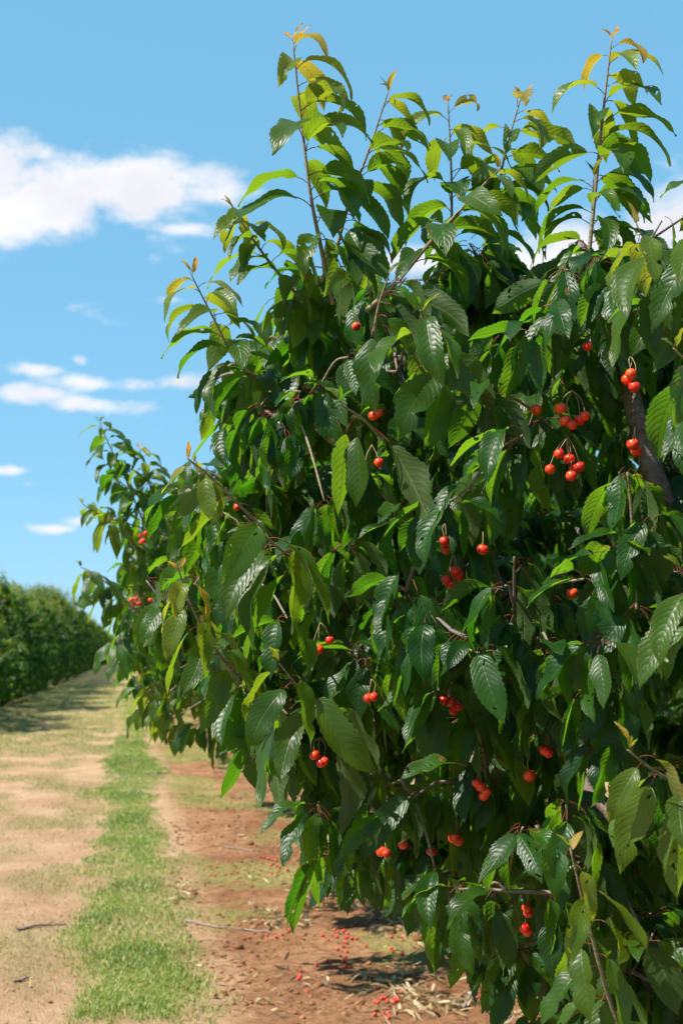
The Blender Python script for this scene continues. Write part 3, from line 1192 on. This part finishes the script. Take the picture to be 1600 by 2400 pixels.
def hero(LV, br, pts, Ys, n, r0=.0050, **kw):
    if np.isscalar(Ys):
        Ys = [Ys + .03 * k for k in range(len(pts))][::-1]
    P = [at(x, y, Y) for (x, y), Y in zip(pts, Ys)]
    P = smooth_path(P, 26)
    br.append((P, np.linspace(r0, .0016, 26), 3))
    leafy_shoot(LV, P, n, **kw)
    return P


B = (.75, -.35)
Pl = smooth_path([at(1330, 560, 3.3), at(1385, 690, 3.1), at(1432, 850, 2.95), at(1490, 1060, 2.9), at(1570, 1300, 3.0), at(1640, 1700, 3.5), at(1700, 2100, 4.0)], 30)
brA.append((Pl, np.linspace(.012, .034, 30), 1))
hero(LVA, brA, [(765, 700), (735, 560), (712, 440), (690, 260), (672, 95)], 3.15, 20, r0=.0062, bias=B, size0=1.08, tip_tone=1.0)
hero(LVA, brA, [(760, 620), (800, 470), (845, 350), (892, 208)], 3.25, 13, bias=(1.0, -.3), size0=.98, tip_tone=.62)
hero(LVA, brA, [(1048, 700), (1038, 560), (1036, 400), (1028, 232)], 3.3, 15, bias=(.35, -.4), size0=.98, tip_tone=1.0)
hero(LVA, brA, [(1090, 640), (1130, 500), (1160, 350), (1196, 222)], 3.35, 15, bias=(.8, -.3), size0=1.0, tip_tone=1.0)
hero(LVA, brA, [(840, 715), (900, 660), (985, 560), (1055, 485), (1110, 425), (1150, 385)], 3.0, 10, r0=.0065, bias=(.7, -.4), size0=.95, tip_tone=.62, start=.3)
hero(LVA, brA, [(1340, 700), (1362, 480), (1385, 250), (1404, 88)], 3.05, 22, r0=.006, bias=(.75, -.3), size0=1.0, tip_tone=1.0)
hero(LVA, brA, [(1300, 720), (1352, 560), (1362, 400)], 3.1, 8, bias=(-.2, -.3), size0=1.0, tip_tone=.3)
hero(LVA, brA, [(740, 740), (650, 640), (588, 560), (535, 478)], 3.3, 17, r0=.0055, bias=(-.1, -.3), size0=.88, tip_tone=.72)
hero(LVA, brA, [(640, 900), (548, 835), (490, 730), (438, 628)], 3.5, 15, bias=(.0, -.3), size0=.98, tip_tone=.92)
hero(LVA, brA, [(1600, 770), (1530, 650), (1460, 515)], 2.5, 12, r0=.006, bias=(-.2, -.5), size0=.95, tip_tone=.7, base_tone=.18, kinds=(DROOP, DROOP))
hero(LVA, brA, [(660, 1260), (580, 1190), (495, 1105), (430, 1052)], 3.3, 13, bias=(.2, -.5), size0=.8, tip_tone=.9, base_tone=.15, kinds=(DROOP, DROOP))
hero(LVA, brA, [(590, 1600), (500, 1500), (440, 1390), (410, 1308)], 2.95, 13, bias=(.25, -.6), size0=.8, tip_tone=1.0, base_tone=.18, kinds=(DROOP, DROOP))
hero(LVA, brA, [(1650, 1850), (1568, 1808), (1500, 1770), (1440, 1722)], 2.2, 8, r0=.0045, bias=(-.2, -.5), size0=.8, tip_tone=.55, base_tone=.25, kinds=(DROOP, HANG))
hero(LVA, brA, [(1470, 2480), (1400, 2300), (1350, 2120), (1308, 1948)], 2.3, 13, r0=.005, bias=(-.1, -.8), size0=.85, tip_tone=.65, kinds=(DROOP, DROOP))
hero(LVA, brA, [(1700, 1500), (1620, 1400), (1560, 1310)], 2.2, 9, bias=(-.4, -.6), size0=.85, tip_tone=.3, base_tone=.15, kinds=(DROOP, HANG))
hero(LVA, brA, [(1720, 960), (1630, 880), (1545, 800)], 2.25, 9, bias=(-.3, -.6), size0=.9, tip_tone=.25, base_tone=.08, kinds=(DROOP, HANG))
hero(LVA, brA, [(1690, 700), (1640, 600), (1580, 540)], 2.4, 9, bias=(-.3, -.6), size0=.9, tip_tone=.5, base_tone=.1, kinds=(DROOP, HANG))
hero(LVA, brA, [(880, 1010), (830, 960), (782, 930)], 2.85, 6, r0=.004, bias=(-.3, -.5), size0=1.05, tip_tone=.1, kinds=(HANG, HANG))
hero(LVA, brA, [(760, 1700), (700, 1600), (640, 1522)], 2.9, 9, r0=.0045, bias=(-.3, -.5), size0=1.1, tip_tone=.1, kinds=(DROOP, HANG))
hero(LVA, brA, [(720, 1320), (630, 1250), (560, 1185)], 2.95, 8, r0=.0045, bias=(-.2, -.7), size0=1.15, tip_tone=.1, kinds=(DROOP, HANG))
hero(LVA, brA, [(1010, 880), (985, 780), (965, 712)], 2.8, 7, r0=.0045, bias=(.2, -.6), size0=1.05, tip_tone=.1, kinds=(DROOP, HANG))
hero(LVA, brA, [(860, 760), (870, 700), (890, 640)], 2.9, 8, r0=.0045, bias=(.4, -.6), size0=1.1, tip_tone=.1, kinds=(DROOP, HANG))

WH = [(520, 890, 7), (545, 970, 7), (600, 930, 7), (580, 870, 7), (655, 990, 7), (690, 900, 7), (640, 780, 7), (705, 610, 6), (780, 610, 6), (845, 670, 7), (670, 700, 7), (1380, 590, 7), (690, 740, 7), (760, 640, 7), (1300, 620, 7), (1420, 640, 8), (1500, 700, 8), (800, 820, 8), (1150, 760, 8), (1000, 640, 7), (960, 700, 7), (962, 1490, 8), (1030, 1600, 10), (1440, 1085, 11), (1160, 1345, 8), (745, 1150, 7), (700, 1250, 6), 
      (1290, 700, 9), (1180, 1280, 6), (900, 1380, 7), (540, 1460, 7), (600, 1700, 6), (730, 1850, 8), (760, 1960, 7), (860, 1940, 7),
      (1000, 2000, 7), (1080, 1750, 8), (1260, 1480, 9), (1380, 1700, 9), (1170, 2060, 8), (1480, 2150, 7), (580, 1330, 6), (660, 1420, 6), (1100, 900, 8),
      (1200, 1000, 8), (930, 1170, 7), (1040, 1150, 8), (800, 1250, 6), (1340, 1330, 8), (1460, 1400, 8), (1300, 1850, 9), (1100, 1500, 8), (660, 1640, 6),
      (900, 1800, 7), (1200, 1900, 8), (560, 860, 6), (700, 640, 6), (640, 690, 5), (1230, 760, 6), ]
for (x, y, n) in WH:
    Y = CROWN_A.front(x, y, .97) - .02
    p = at(x, y, Y)
    whorl(LVA, p, n, random.uniform(.78, 1.05), 0.03, az0=-math.pi / 2 - .4, spread=6.2, keep=1)
    N_ = np.concatenate([b[0] for b in brA if b[2] in (1, 2)])
    q = N_[np.argmin(np.linalg.norm(N_ - (p + [0, .15, 0]), axis=1))]
    brA.append((smooth_path([q, (p + q) / 2 + [0, 0, .02], p], 8), np.linspace(.0036, .0024, 8), 3))

CH_A = [[(818, 750)], [(858, 955), (870, 948)], [(1237, 828)], [(1448, 858), (1456, 888), (1440, 872)],
        [(1285, 937), (1296, 966), (1331, 964), (1313, 976), (1343, 955)],
        [(1283, 1042), (1307, 1054), (1330, 1071), (1311, 1093), (1262, 1078), (1318, 1078)], [(1452, 1020), (1461, 1036)],
        [(1020, 1243), (1023, 1263)], [(1024, 1332), (1046, 1312), (1052, 1322), (1034, 1342)], [(1108, 1262)], [(716, 1490), (733, 1492), (757, 1470)],
        [(846, 1603), (858, 1600)], [(722, 1734), (737, 1752), (744, 1748)], [(1020, 1608), (1036, 1612), (1050, 1622), (1042, 1632)], [(1094, 1798), (1102, 1806), (1110, 1828), (1116, 1818)],
        [(1250, 1722), (1258, 1728)], [(1215, 1782)], [(876, 1956), (886, 1960)], [(925, 1940)], [(1042, 1925), (1052, 1932)], [(1208, 2085), (1212, 2096)], [(1204, 2132), (1210, 2140)],
        [(1313, 1362)], [(837, 1095), (870, 1062)], [(545, 1165)], [(1230, 940)], [(1348, 795)], [(990, 1955)], [(1305, 2020)]]
spotsA, chA = [], []
for cl in CH_A:
    x0 = sum(c[0] for c in cl) / len(cl)
    y0 = min(c[1] for c in cl)
    Y = CROWN_A.front(x0, y0, .86)
    knot = at(x0, y0 - 40, Y + .01)
    for (x, y) in cl:
        p = at(x, y, Y + random.uniform(-.012, .012))
        chA.append((p, knot))
        spotsA.append((x, y, project(p)[2]))
LA = cull_poly(LVA.array(), POLY_A)
LA = clear_in_front(LA, spotsA, 8)
LA = clear_in_front(LA, [(1436, 870, 2.92), (1446, 920, 2.92), (1462, 980, 2.9)], 2)

# ------------------------------------------------------------------ tree B: the second tree, softer, to the left behind A
POLY_B = [(225, 1030), (290, 1050), (330, 1040), (380, 1070), (410, 1060), (470, 1030), (520, 1000), (700, 980), (900, 1100), (1568, 1100), (1568, 1900),
          (900, 1850), (640, 1760), (545, 1725), (500, 1715), (430, 1680), (345, 1670), (315, 1580), (275, 1500), (260, 1430), (215, 1395), (235, 1340),
          (300, 1325), (290, 1260), (215, 1210), (245, 1140), (235, 1080)]
CROWN_B = Crown((1.8, 9.0, 1.92), (1.85, 2.5, .95), 3.0, .10)
BASE_B = (1.72, 9.3, 0.0)
brB, LVB = grow(BASE_B, CROWN_B, 900, 202, POLY_B, per=8, shell=.6, spacing=.075, young=.3)
random.seed(6)
hero(LVB, brB, [(330, 1200), (285, 1090), (255, 1030), (228, 968)], 6.8, 20, bias=(-.1, -.3), size0=.95, tip_tone=.35, kinds=(ARCH, DROOP), base_tone=.05)
hero(LVB, brB, [(370, 1180), (345, 1110), (320, 1030)], 6.9, 14, bias=(.3, -.3), size0=.9, tip_tone=.9)
hero(LVB, brB, [(320, 1270), (270, 1200), (225, 1180), (190, 1158)], 6.9, 14, bias=(0, -.3), size0=.85, tip_tone=.5)
hero(LVB, brB, [(330, 1420), (270, 1360), (220, 1320), (185, 1302)], 6.6, 16, bias=(-.2, -.3), size0=1.0, tip_tone=.1, kinds=(DROOP, DROOP))
hero(LVB, brB, [(400, 1640), (360, 1600), (318, 1570)], 6.6, 9, bias=(-.2, -.3), size0=.95, tip_tone=.5, base_tone=.2, kinds=(DROOP, HANG))
hero(LVB, brB, [(330, 1560), (290, 1500), (262, 1470)], 7.2, 8, bias=(-.2, -.3), size0=.95, tip_tone=.3, base_tone=.1, kinds=(DROOP, HANG))
hero(LVB, brB, [(600, 1120), (560, 1050), (520, 1010)], 6.9, 10, bias=(-.1, -.3), size0=.95, tip_tone=.4, base_tone=.1)
hero(LVB, brB, [(470, 1200), (450, 1120), (445, 1060)], 6.9, 10, bias=(.1, -.3), size0=.95, tip_tone=.9, base_tone=.1)
WHB = [(300, 1440, 9), (330, 1490, 9), (360, 1570, 9), (345, 1625, 8), (400, 1650, 9), (460, 1660, 9), (520, 1680, 9), (380, 1500, 9), (430, 1580, 9), (500, 1600, 9),
       (565, 1660, 9), (318, 1550, 8), (285, 1400, 8), (340, 1350, 9), (310, 1300, 9), (370, 1240, 9), (268, 1100, 8), (350, 1110, 9), (330, 1180, 9), (420, 1120, 9),
       (480, 1090, 9), (540, 1060, 9), (250, 1190, 7), (600, 1060, 9), (275, 1470, 7), (480, 1540, 9), (540, 1580, 9), (600, 1620, 9), (640, 1700, 9)]
for (x, y, n) in WHB:
    p = at(x, y, 7.0 + random.uniform(-.25, .35))
    whorl(LVB, p, n, random.uniform(.9, 1.1), random.choice((0, .05, .3)), keep=1)
    N_ = np.concatenate([b[0] for b in brB if b[2] in (1, 2)])
    q = N_[np.argmin(np.linalg.norm(N_ - (p + [.05, .2, 0]), axis=1))]
    brB.append((smooth_path([q, (p + q) / 2 + [0, 0, .03], p], 8), np.linspace(.005, .003, 8), 3))
CH_B = [[(322, 1230), (335, 1225), (330, 1242), (343, 1230), (325, 1245)], [(303, 1378), (314, 1375), (320, 1386), (308, 1388), (346, 1378)], [(525, 1168)]]
spotsB, chB = [], []
for cl in CH_B:
    x0 = sum(c[0] for c in cl) / len(cl)
    Y = 6.75
    knot = at(x0, min(c[1] for c in cl) - 18, Y + .01)
    for (x, y) in cl:
        p = at(x, y, Y + random.uniform(-.02, .02))
        chB.append((p, knot))
        spotsB.append((x, y, project(p)[2]))
LB = cull_poly(LVB.array(), POLY_B)
LB = clear_in_front(LB, spotsB, 5)

# ------------------------------------------------------------------ tree C and the prototypes for the rest of the rows
CROWN_C = Crown((1.75, 14.5, 1.9), (1.7, 2.6, 1.0), 3.0, .2)
BASE_C = (1.52, 14.6, 0.0)
brC, LVC = grow(BASE_C, CROWN_C, 420, 303, None, per=7, shell=.6, spacing=.09, trunk_r=.04, young=.3)
LC = LVC.array()
px_, py_, z_ = project(np.stack([LC['x'], LC['y'], LC['z'] - .05], 1))
LC = LC[(px_ > 262)]

sA, sB, sC = visible_score([LA, LB, LC])
treeA = assemble('cherry_tree', 'large nearest cherry tree at right with red cherries and long shoots against the sky', BASE_A, brA, LA, sA, 300, 'mix', 'cherry trees of the right hand row')
for p, knot in chA:
    add_cherry(treeA, np.array(BASE_A), p, knot)
treeB = assemble('cherry_tree', 'slightly blurred second cherry tree reaching left behind the large near tree', BASE_B, brB, LB, sB, 300, 'mid', 'cherry trees of the right hand row')
for p, knot in chB:
    add_cherry(treeB, np.array(BASE_B), p, knot)
treeC = assemble('cherry_tree', 'third cherry tree of the right row, mostly hidden behind the two nearer trees', BASE_C, brC, LC, sC, 200, 'mid', 'cherry trees of the right hand row')


def proto_tree(seed, h, rx, ry, n_attr, spacing, per, low=-.15):
    cr = Crown((0, 0, low + (h - low) / 2), (rx, ry, (h - low) / 2), 2.6, .22)
    br, LV = grow((0, 0, 0), cr, n_attr, seed, None, per=per, shell=.75, spacing=spacing, trunk_r=.06, young=.08, fork=.7, lump=.34, topy=.75)
    # short upright shoots break the outline
    random.seed(seed)
    for k in range(80):
        a, rr = random.uniform(0, 6.28), random.uniform(0, .8)
        x, y = rr * rx * math.cos(a), rr * ry * math.sin(a)
        zt = cr.c[2] + cr.r[2] * (max(0, 1 - rr ** 2)) ** (1 / 2.6)
        p0 = np.array([x, y, zt - .15]); p1 = p0 + [random.gauss(0, .08), random.gauss(0, .08), random.uniform(.3, .75)]
        P = smooth_path([p0, (p0 + p1) / 2, p1], 5)
        br.append((P, np.linspace(.005, .002, 5), 2))
        leafy_shoot(LV, P, 9, tip_tone=.75, base_tone=.15)
    L = LV.array()
    mb = MB()
    bake_leaves(L, 'low', np.zeros(3), mb)
    crown_me = mb.mesh('crown', M_LEAF_M, attrs=True)
    mbt = MB()
    for P, rad, lv in br:
        if lv == 0:
            V, f = tube_arrays(P, rad, 9)
            mbt.add(V, f)
    trunk_me = mbt.mesh('trunk', M_BARK)
    mbb = MB()
    for P, rad, lv in br:
        if lv > 0:
            V, f = tube_arrays(P, rad, 4)
            mbb.add(V, f)
    return crown_me, trunk_me, mbb.mesh('branches', M_BARK)


PROTO = [proto_tree(401, 3.6, 2.1, 3.1, 760, .085, 9), proto_tree(402, 3.3, 2.0, 3.1, 760, .085, 9), proto_tree(403, 3.85, 2.15, 3.1, 760, .085, 9)]
PROTO_R = [proto_tree(411, 2.75, 1.85, 2.8, 300, .10, 6, .8)]


def row_tree(x, y, protos, k, label, group, scale=1.0):
    c, t, b = protos[k % len(protos)]
    root = link('cherry_tree', None, None, (x, y, float(hgt(np.array(x), np.array(y))) - .01))
    root.rotation_euler = (0, 0, random.choice([0, math.pi]) + random.gauss(0, .1))
    root.scale = (1, 1, scale)
    tag(root, label, 'cherry tree', group)
    tag(link('crown', c, root), kind='stuff')
    link('trunk', t, root)
    tag(link('branches', b, root), kind='stuff')
    return root


random.seed(9)
row_tree(1.75, 20.4, PROTO_R, 0, 'fourth cherry tree of the right row, standing on red soil behind the third', 'cherry trees of the right hand row')
for k in range(80):
    row_tree(1.75 + random.gauss(0, .08), 26 + 5.4 * k, PROTO_R, 0, 'low cherry tree far along the right hand row behind nearer trees', 'far cherry trees of the right hand row')
for k in range(100):
    Y = 30.8 + 5.1 * k
    row_tree(-4.6 + random.gauss(0, .1), Y + random.gauss(0, .2), PROTO, k * 7 % 3,
             ('nearest dense dark tree at the near end of the left hand row' if k == 0 else 'second tree of the left hand row, just behind its nearest tree' if k == 1 else 'dense dark cherry tree farther back in the hedge like left hand row'), 'cherry trees of the left hand row', random.uniform(.86, 1.10) * (.80 + .40 * min(1, k / 9)))
for k in range(8):
    row_tree(7.8 + random.gauss(0, .1), 9 + 5.3 * k, PROTO, k, 'cherry tree in the next row glimpsed behind the near tree', 'cherry trees of the next row to the right')

# ------------------------------------------------------------------ things lying on the soil
random.seed(31)


def fallen(px, py):
    p = on_ground(px, py)
    o = link('fallen_cherry', ME_FALLEN, None, (p[0], p[1], float(hgt(np.array(p[0]), np.array(p[1]))) + .008))
    o.rotation_euler = (random.uniform(0, 3), random.uniform(0, 3), 0)
    s = random.uniform(.85, 1.15)
    o.scale = (s, s, s * .9)
    tag(o, 'small pinkish red fallen cherry lying on the reddish soil', 'cherry', 'cherries fallen on the soil')


for (x0, y0, x1, y1, n) in [(590, 1960, 700, 2020, 34), (740, 2110, 850, 2200, 34), (700, 2200, 830, 2240, 14), (840, 2270, 960, 2330, 30), (560, 2120, 700, 2160, 10),
                            (850, 2330, 920, 2350, 8), (440, 1990, 560, 2030, 8), (600, 2220, 760, 2300, 8), (880, 2120, 1000, 2240, 10), (1000, 2240, 1120, 2330, 10), (560, 1900, 640, 1960, 8)]:
    for _ in range(int(n * .65)):
        fallen(random.triangular(x0, x1), random.triangular(y0, y1))


def stick(name, pts, r0, label, cat='twig', lift=.01, mat=None):
    P = []
    for t in pts:
        p = on_ground(t[0], t[1])
        p[2] = float(hgt(np.array(p[0]), np.array(p[1]))) + lift + (t[2] if len(t) > 2 else 0)
        P.append(p)
    base = P[0]
    P = smooth_path(P, 14)
    P[1:-1] += RNG.normal(0, r0 * .4, (12, 3))
    V, f = tube_arrays(P - base, np.linspace(r0, r0 * .45, 14), 6)
    mb = MB()
    mb.add(V, f)
    o = link(name, mb.mesh(name, mat or M_DEADWOOD), None, tuple(base))
    return tag(o, label, cat)


stick('twig', [(42, 2137), (100, 2128), (152, 2124)], .011, 'dark straight twig on the sandy track left of the grass strip')
stick('twig', [(33, 2258), (52, 2253), (70, 2246)], .008, 'short dark twig near the bottom left on bare sand')
stick('twig', [(345, 1778), (370, 1776), (395, 1774)], .016, 'dark twig on the pale soil right of the grass strip, farthest up the lane')
stick('twig', [(425, 2120), (500, 2132), (560, 2136)], .006, 'thin pale twig across the weeds beside the grass strip')
stick('twig', [(640, 2120), (690, 2092), (735, 2078)], .011, 'brown twig running into the dead leaf pile')
stick('twig', [(880, 2078), (960, 2080), (1040, 2090)], .010, 'long grey twig lying in shade behind the leaf litter')
stick('twig', [(560, 2135), (610, 2140), (620, 2142)], .006, 'tiny pale twig end lying right of the weeds')
stick('twig', [(690, 1992), (720, 2000), (760, 2012)], .007, 'thin pale twig beside the scattered red fallen cherries')
stick('twig', [(520, 1958), (560, 1962), (590, 1968)], .006, 'fine dry twig on red soil above the fallen cherries')
stick('fallen_branch', [(1060, 2330), (1085, 2300, .04), (1110, 2280, .05), (1170, 2262, .04)], .011, 'forked grey fallen branch in the shade at the bottom right of the soil', 'branch')
# withered weed with a few dry leaves, standing at the end of the litter
wp = on_ground(705, 2110)
wz = float(hgt(np.array(wp[0]), np.array(wp[1])))
wp[2] = wz
weed = tag(link('withered_weed', None, None, tuple(wp)), 'dark withered weed standing at the left end of the leaf litter', 'weed')
for k in range(5):
    a = k * 1.3
    P = smooth_path([(0, 0, -.01), (.02 * math.cos(a), .02 * math.sin(a), .09), (.08 * math.cos(a), .05 * math.sin(a), .14 + .04 * (k % 3))], 7)
    V, f = tube_arrays(P, np.linspace(.004, .002, 7), 5)
    mb = MB(); mb.add(V, f)
    link('stem', mb.mesh('stem', M_DEADWOOD), weed)
    L1 = Leaves()
    for j in range(3):
        L1.add(P[-1 - j], a + j * 1.5, HANG, .5, 0, .2)
    mb = MB(); bake_leaves(L1.array(), 'mid', np.zeros(3), mb)
    link('dry_leaf', mb.mesh('dry_leaf', M_LITTER, attrs=True), weed)

print('leaves', len(LA), len(LB), len(LC))
